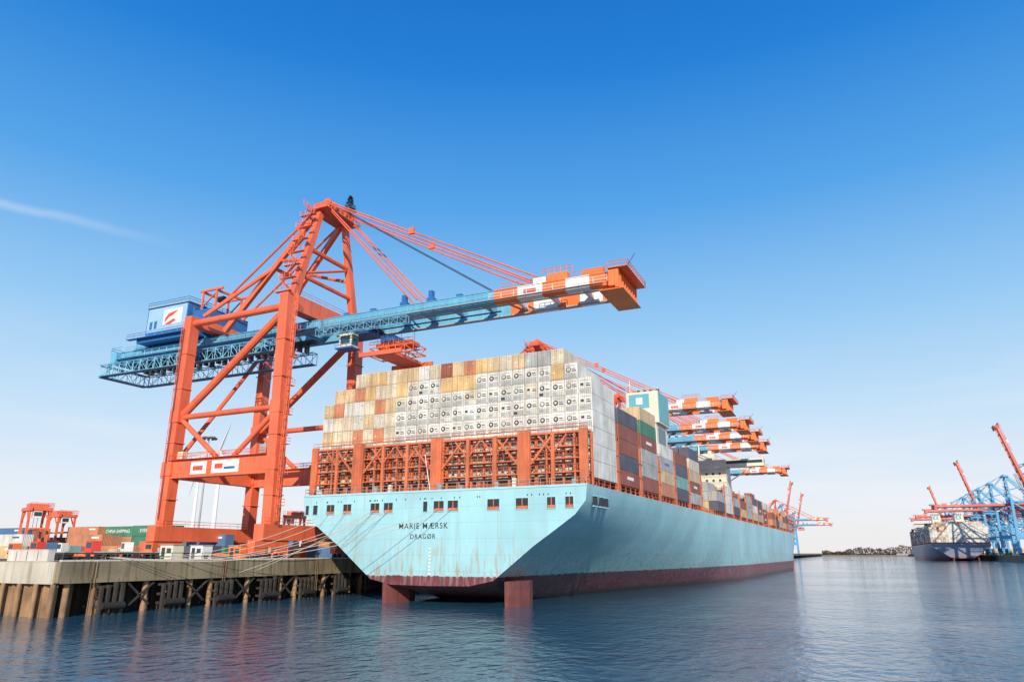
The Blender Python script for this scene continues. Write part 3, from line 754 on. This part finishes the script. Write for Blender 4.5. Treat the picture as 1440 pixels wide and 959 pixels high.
def straddle(x,y,rz,s=1.0):
    e=empty('straddle_carrier',(x,y,QZ+.01),rz); m=MB()
    for sx in (-2.4,2.4):
        m.box(sx-.45,sx+.45,-4.6,4.6,1.1,1.9,'red')
        for yy in (-3.8,-1.3,1.3,3.8):
            m.tube((sx-.28,yy,.75),(sx+.28,yy,.75),.75,'tyre',14); m.tube((sx-.3,yy,.75),(sx+.3,yy,.75),.3,'orange',8)
        for yy in (-3.6,3.6): m.beam((sx,yy,1.9),(sx,yy,12),.55,.6,'red')
        m.box(sx-.4,sx+.4,-4.4,4.4,12,12.9,'red')
        m.beam((sx,-3.5,9),(sx,-1,12),.25,.25,'red'); m.beam((sx,3.5,9),(sx,1,12),.25,.25,'red')
    for yy in (-3.6,3.6): m.box(-2.0,2.0,yy-.4,yy+.4,12.1,12.8,'red')
    m.box(-2.2,2.2,-1.6,2.4,12.9,14.0,'red'); m.box(-1.6,.4,-4.2,-2.6,10.2,11.9,'white'); m.box(-1.5,.3,-4.26,-4.21,10.6,11.7,'glass')
    m.rail((-2.8,-4.4,12.9),(2.8,-4.4,12.9),'red',step=1.2); m.rail((2.8,-4.4,12.9),(2.8,4.4,12.9),'red',step=1.2)
    m.box(-1.2,1.2,-6,6,7.2,7.6,'orange'); 
    for yy in (-2,2): m.tube((0,yy,7.6),(0,yy,12),.06,'dark',4)
    m.obj('carrier_frame',e); e.scale=(s,)*3
straddle(-190,119,math.radians(70),.95); straddle(-204,135,math.radians(80),.9); straddle(-128,180,0,.8)
straddle(-120,136,math.radians(30),.75)
def truck(x,y,rz,ck):
    e=empty('terminal_tractor',(x,y,QZ+.01),rz); m=MB()
    m.box(-1.2,1.2,-7,2.2,.9,1.2,'dark'); m.box(-1.2,.3,.3,2.2,1.2,3.0,ck); m.box(-1.1,.2,2.21,2.25,1.9,2.8,'glass'); m.box(-1.25,-1.21,.5,1.9,1.9,2.8,'glass')
    m.box(-1.2,1.2,-7,-.4,1.2,1.35,'grey')
    for yy in (1.3,-1,-5.2,-6.3):
        for sx in (-1,1): m.tube((sx*1.2,yy,.5),(sx*.85,yy,.5),.5,'tyre',12)
    m.obj('tractor_body',e)
truck(-118,92,math.radians(70),'white'); truck(-126,104,math.radians(100),'orange'); truck(-112,118,math.radians(20),'cye'); truck(-140,95,math.radians(95),'white')
truck(-133,88,math.radians(80),'cbl'); truck(-150,92,math.radians(85),'orange'); truck(-110,80,math.radians(85),'logo'); truck(-127,82,math.radians(92),'logo')
for x,y,k in ((-108,96,'white'),(-112,126,'orange'),(-121,131,'white'),(-107,104,'orange'),(-106,88,'cream')):
    c=MB(); c.box(0,3,0,2.2,0,2.4,k); c.box(-.15,3.15,-.15,2.35,2.4,2.52,'grey'); c.box(.4,1.2,-.04,-.01,.1,2,'dark'); c.box(1.6,2.6,-.04,-.01,1.1,1.9,'glass'); c.obj('equipment_cabin',None,(x,y,QZ+.01))
for x,y in ((-116,84),(-130,98),(-110,110)):
    c=MB()
    for yy in (-1,1): c.box(-6,6,yy*1.1-.15,yy*1.1+.15,.6,1.0,'orange')
    for xx in (-5.8,-2,2,5.8): c.box(xx-.2,xx+.2,-.94,.94,.62,.98,'orange')
    for xx in (-5.8,5.8):
        for yy in (-1.1,1.1): c.box(xx-.12,xx+.12,yy-.12,yy+.12,0,.6,'dark')
    c.box(-1.2,1.2,-.8,.8,1.0,1.9,'cye'); c.obj('container_spreader',None,(x,y,QZ+.01))
def mast(x,y,h):
    e=empty('floodlight_mast',(x,y,QZ)); m=MB(); m.tube((0,0,0),(0,0,h),.45,'grey',10,.2)
    m.tube((0,0,h-.4),(0,0,h),2.2,'grey',16)
    for i in range(10):
        a=i*.628; m.box(math.cos(a)*2.4-.4,math.cos(a)*2.4+.4,math.sin(a)*2.4-.3,math.sin(a)*2.4+.3,h-1.0,h-.45,'dark')
    m.obj('mast',e)
mast(-210,189,42); mast(-150,420,42)
M['turb']=pmat('turbine_white',(.8,.8,.8),.5,.03,.1)
def turbine(x,y,h,rot,r=48):
    e=empty('wind_turbine',(x,y,QZ),math.radians(10)); m=MB()
    m.tube((0,0,0),(0,0,h),3.2,'turb',20,1.7); m.box(-1.8,1.8,-3.5,6,h-.5,h+3.2,'turb'); m.tube((0,-5.5,h+1.4),(0,-3.4,h+1.4),.6,'turb',12,1.8)
    for i in range(3):
        a=math.radians(rot+120*i); d=V(math.sin(a),0,math.cos(a)); c=V(0,-4.6,h+1.4)
        m.beam(c+d*1.2,c+d*r*.3,.7,3.4,'turb'); m.beam(c+d*r*.3,c+d*r,.6,3.4,'turb',.15,.6)
    m.obj('tower_and_rotor',e)
turbine(-711,662,122,20,40); turbine(-897,796,120,75,40)

# ---------------------------------------------------------------- far terminal, shore
t=MB(); t.box(143,3000,745,6000,-2,QZ-1,'concrete'); t.obj('far_quay')
t=MB()
for i in range(300):
    x=160+random.random()*300; y=800+random.random()*800; 
    for k in range(random.choice([1,2,3])): t.box(x,x+12,y,y+2.44,QZ-1+k*2.6,QZ-1+k*2.6+2.55,random.choice(CK))
e=empty('distant_container_yard'); t.obj('containers',e)
t=MB(); t.box(-98,3000,2500,9000,-2,3.2,'land'); t.obj('far_shore_ground')
M['tw1']=pmat('winter_trees_brown',(.13,.095,.07),.95,.3,.05,spec=.02); M['tw2']=pmat('winter_trees_dark',(.075,.06,.05),.95,.3,.05,spec=.02)
t=MB()
for i in range(22000):
    x=-98+random.random()*1500; hmax=17+6*math.sin(x*.013)+4*math.sin(x*.05+1)+2*math.sin(x*.21)
    y=2515+random.random()*90; z=3+random.random()**.9*hmax; s=random.uniform(1.6,3.6)
    a=V(x,y,z); t.poly([a+V(random.uniform(-s,s),random.uniform(-s,s),random.uniform(-s,s)) for _ in range(3)],random.choice(['tw1','tw2']))
for i in range(500):
    x=-98+random.random()*1500; t.tube((x,2530,3),(x,2530,12),.4,'tw2',4)
t.obj('distant_trees')
t=MB()
for i in range(5):
    x=random.uniform(-60,1300); w_=random.uniform(10,40); h=random.uniform(4,7); t.box(x,x+w_,2506,2512,3.2,3.2+h,random.choice(['cbr','cgr','ctan']))
    for k in range(int(w_/5)): t.box(x+1+k*5,x+3+k*5,2505.8,2505.95,4.5,6,'glass')
t.obj('distant_warehouses')

# ---------------------------------------------------------------- water
m,nt,b=newmat('harbour_water'); M['water']=m; N=nt.nodes;L=nt.links
tc=N.new('ShaderNodeTexCoord')
def wn(scale,sx,sy,det,rot,rg=.6):
    mp=N.new('ShaderNodeMapping'); mp.inputs['Scale'].default_value=(sx,sy,1); mp.inputs['Rotation'].default_value=(0,0,rot)
    L.new(tc.outputs['Object'],mp.inputs['Vector']); n=N.new('ShaderNodeTexNoise'); n.inputs['Scale'].default_value=scale; n.inputs['Detail'].default_value=det
    n.inputs['Roughness'].default_value=rg; L.new(mp.outputs['Vector'],n.inputs['Vector']); return n.outputs['Fac']
a1=wn(.85,1,.75,5,.5,.5); a2=wn(.22,1,.8,2,.2,.5); patch=wn(.015,1,1.4,3,0)
mu=N.new('ShaderNodeMath'); mu.operation='MULTIPLY_ADD'; L.new(a2,mu.inputs[0]); mu.inputs[1].default_value=1.1; L.new(a1,mu.inputs[2])
bp=N.new('ShaderNodeBump'); bp.inputs['Distance'].default_value=.36
st=N.new('ShaderNodeMapRange'); st.inputs['From Min'].default_value=.38; st.inputs['From Max'].default_value=.62; st.inputs['To Min'].default_value=.4; st.inputs['To Max'].default_value=1.0
L.new(patch,st.inputs['Value']); L.new(st.outputs['Result'],bp.inputs['Strength'])
L.new(mu.outputs[0],bp.inputs['Height']); L.new(bp.outputs['Normal'],b.inputs['Normal'])
b.inputs['Base Color'].default_value=(.024,.105,.17,1); b.inputs['Roughness'].default_value=.05; b.inputs['IOR'].default_value=1.4
wm=MB('water'); S=30000
wm.poly([(-S,-S,0),(S,-S,0),(S,S,0),(-S,S,0)],'water'); wm.obj('water')

# ---------------------------------------------------------------- light, sky
el=math.radians(23); az=math.radians(27)
sv=V(math.sin(az)*math.cos(el),-math.cos(az)*math.cos(el),math.sin(el))
sl=bpy.data.lights.new('sun','SUN'); sl.energy=5; sl.angle=math.radians(.5); sl.color=(1,.88,.70)
so=bpy.data.objects.new('sun',sl); COL.objects.link(so); so.rotation_euler=sv.to_track_quat('Z','Y').to_euler(); so.location=(0,-50,120)
wd=bpy.data.worlds.new('World'); sc.world=wd; wd.use_nodes=True; N=wd.node_tree.nodes; L=wd.node_tree.links
bg=N['Background']; sky=N.new('ShaderNodeTexSky'); sky.sky_type='NISHITA'; sky.sun_disc=False
sky.sun_elevation=el; sky.sun_rotation=math.pi-az; sky.air_density=1.0; sky.dust_density=1.0; sky.ozone_density=2
STR=.15; bg.inputs['Strength'].default_value=STR
tc=N.new('ShaderNodeTexCoord')
def mth(op,a,b_=None):
    x=N.new('ShaderNodeMath'); x.operation=op
    for s,i in ((a,0),(b_,1)):
        if s is None: continue
        if isinstance(s,(int,float)): x.inputs[i].default_value=s
        else: L.new(s,x.inputs[i])
    return x.outputs[0]
sp=N.new('ShaderNodeSeparateXYZ'); L.new(tc.outputs['Generated'],sp.inputs[0])
cr=N.new('ShaderNodeValToRGB'); L.new(sp.outputs['Z'],cr.inputs['Fac']); cr.color_ramp.interpolation='LINEAR'
els=cr.color_ramp.elements; els[0].position=0; els[0].color=(.90,.87,.87,1); els[1].position=1; els[1].color=(.004,.09,.42,1)
for p_,c_ in ((.08,(.79,.85,.94)),(.18,(.56,.76,.95)),(.3,(.31,.60,.92)),(.45,(.09,.38,.84)),(.6,(.014,.225,.71)),(.7,(.004,.165,.60))):
    e_=els.new(p_); e_.color=(*c_,1)
scl=N.new('ShaderNodeVectorMath'); scl.operation='SCALE'; scl.inputs['Scale'].default_value=1/STR; L.new(cr.outputs['Color'],scl.inputs[0])
m0=N.new('ShaderNodeMixRGB'); m0.inputs['Fac'].default_value=.93; L.new(sky.outputs['Color'],m0.inputs['Color1']); L.new(scl.outputs[0],m0.inputs['Color2'])
A=V(-.828,.4134,.3786).normalized(); Bv=V(-.726,.5786,.3714).normalized(); n=A.cross(Bv).normalized(); T=(Bv-A).normalized()
def dot(v):
    d=N.new('ShaderNodeVectorMath'); d.operation='DOT_PRODUCT'; L.new(tc.outputs['Generated'],d.inputs[0]); d.inputs[1].default_value=tuple(v); return d.outputs['Value']
nz=N.new('ShaderNodeTexNoise'); nz.inputs['Scale'].default_value=14; nz.inputs['Detail'].default_value=6; L.new(tc.outputs['Generated'],nz.inputs['Vector'])
ab=mth('ABSOLUTE',mth('ADD',dot(n),mth('MULTIPLY',mth('SUBTRACT',nz.outputs['Fac'],.5),.01)))
band=N.new('ShaderNodeMapRange'); band.interpolation_type='SMOOTHSTEP'; band.inputs['From Min'].default_value=.009; band.inputs['From Max'].default_value=0; L.new(ab,band.inputs['Value'])
al=N.new('ShaderNodeMapRange'); al.interpolation_type='SMOOTHSTEP'; al.inputs['From Min'].default_value=Bv.dot(T)+.02; al.inputs['From Max'].default_value=A.dot(T); L.new(dot(T),al.inputs['Value'])
fr=N.new('ShaderNodeMapRange'); fr.inputs['From Min'].default_value=0; fr.inputs['From Max'].default_value=.1; L.new(dot(A),fr.inputs['Value'])
msk=mth('MULTIPLY',mth('MULTIPLY',band.outputs['Result'],al.outputs['Result']),mth('MULTIPLY',fr.outputs['Result'],.22))
mpc=N.new('ShaderNodeMapping'); mpc.inputs['Scale'].default_value=(2,2,16); L.new(tc.outputs['Generated'],mpc.inputs['Vector'])
nc=N.new('ShaderNodeTexNoise'); nc.inputs['Scale'].default_value=2.2; nc.inputs['Detail'].default_value=7; L.new(mpc.outputs['Vector'],nc.inputs['Vector'])
c1=N.new('ShaderNodeMapRange'); c1.inputs['From Min'].default_value=.5; c1.inputs['From Max'].default_value=.75; L.new(nc.outputs['Fac'],c1.inputs['Value'])
c2=N.new('ShaderNodeMapRange'); c2.inputs['From Min'].default_value=.3; c2.inputs['From Max'].default_value=.05; c2.inputs['To Max'].default_value=.35; L.new(sp.outputs['Z'],c2.inputs['Value'])
msk=mth('MAXIMUM',msk,mth('MULTIPLY',c1.outputs['Result'],c2.outputs['Result']))
mx=N.new('ShaderNodeMixRGB'); L.new(msk,mx.inputs['Fac']); L.new(m0.outputs['Color'],mx.inputs['Color1']); mx.inputs['Color2'].default_value=(6.3,6.3,6.4,1)
L.new(mx.outputs['Color'],bg.inputs['Color'])
sc.view_settings.view_transform='Standard'; sc.view_settings.look='None'; sc.view_settings.exposure=0

cam=bpy.data.cameras.new('camera'); cam.lens=25; cam.sensor_width=36; cam.clip_end=60000; cam.clip_start=.5
co=bpy.data.objects.new('camera',cam); COL.objects.link(co); co.location=(0,0,8.4); co.rotation_euler=(math.radians(106.6),0,math.radians(24.9)); sc.camera=co
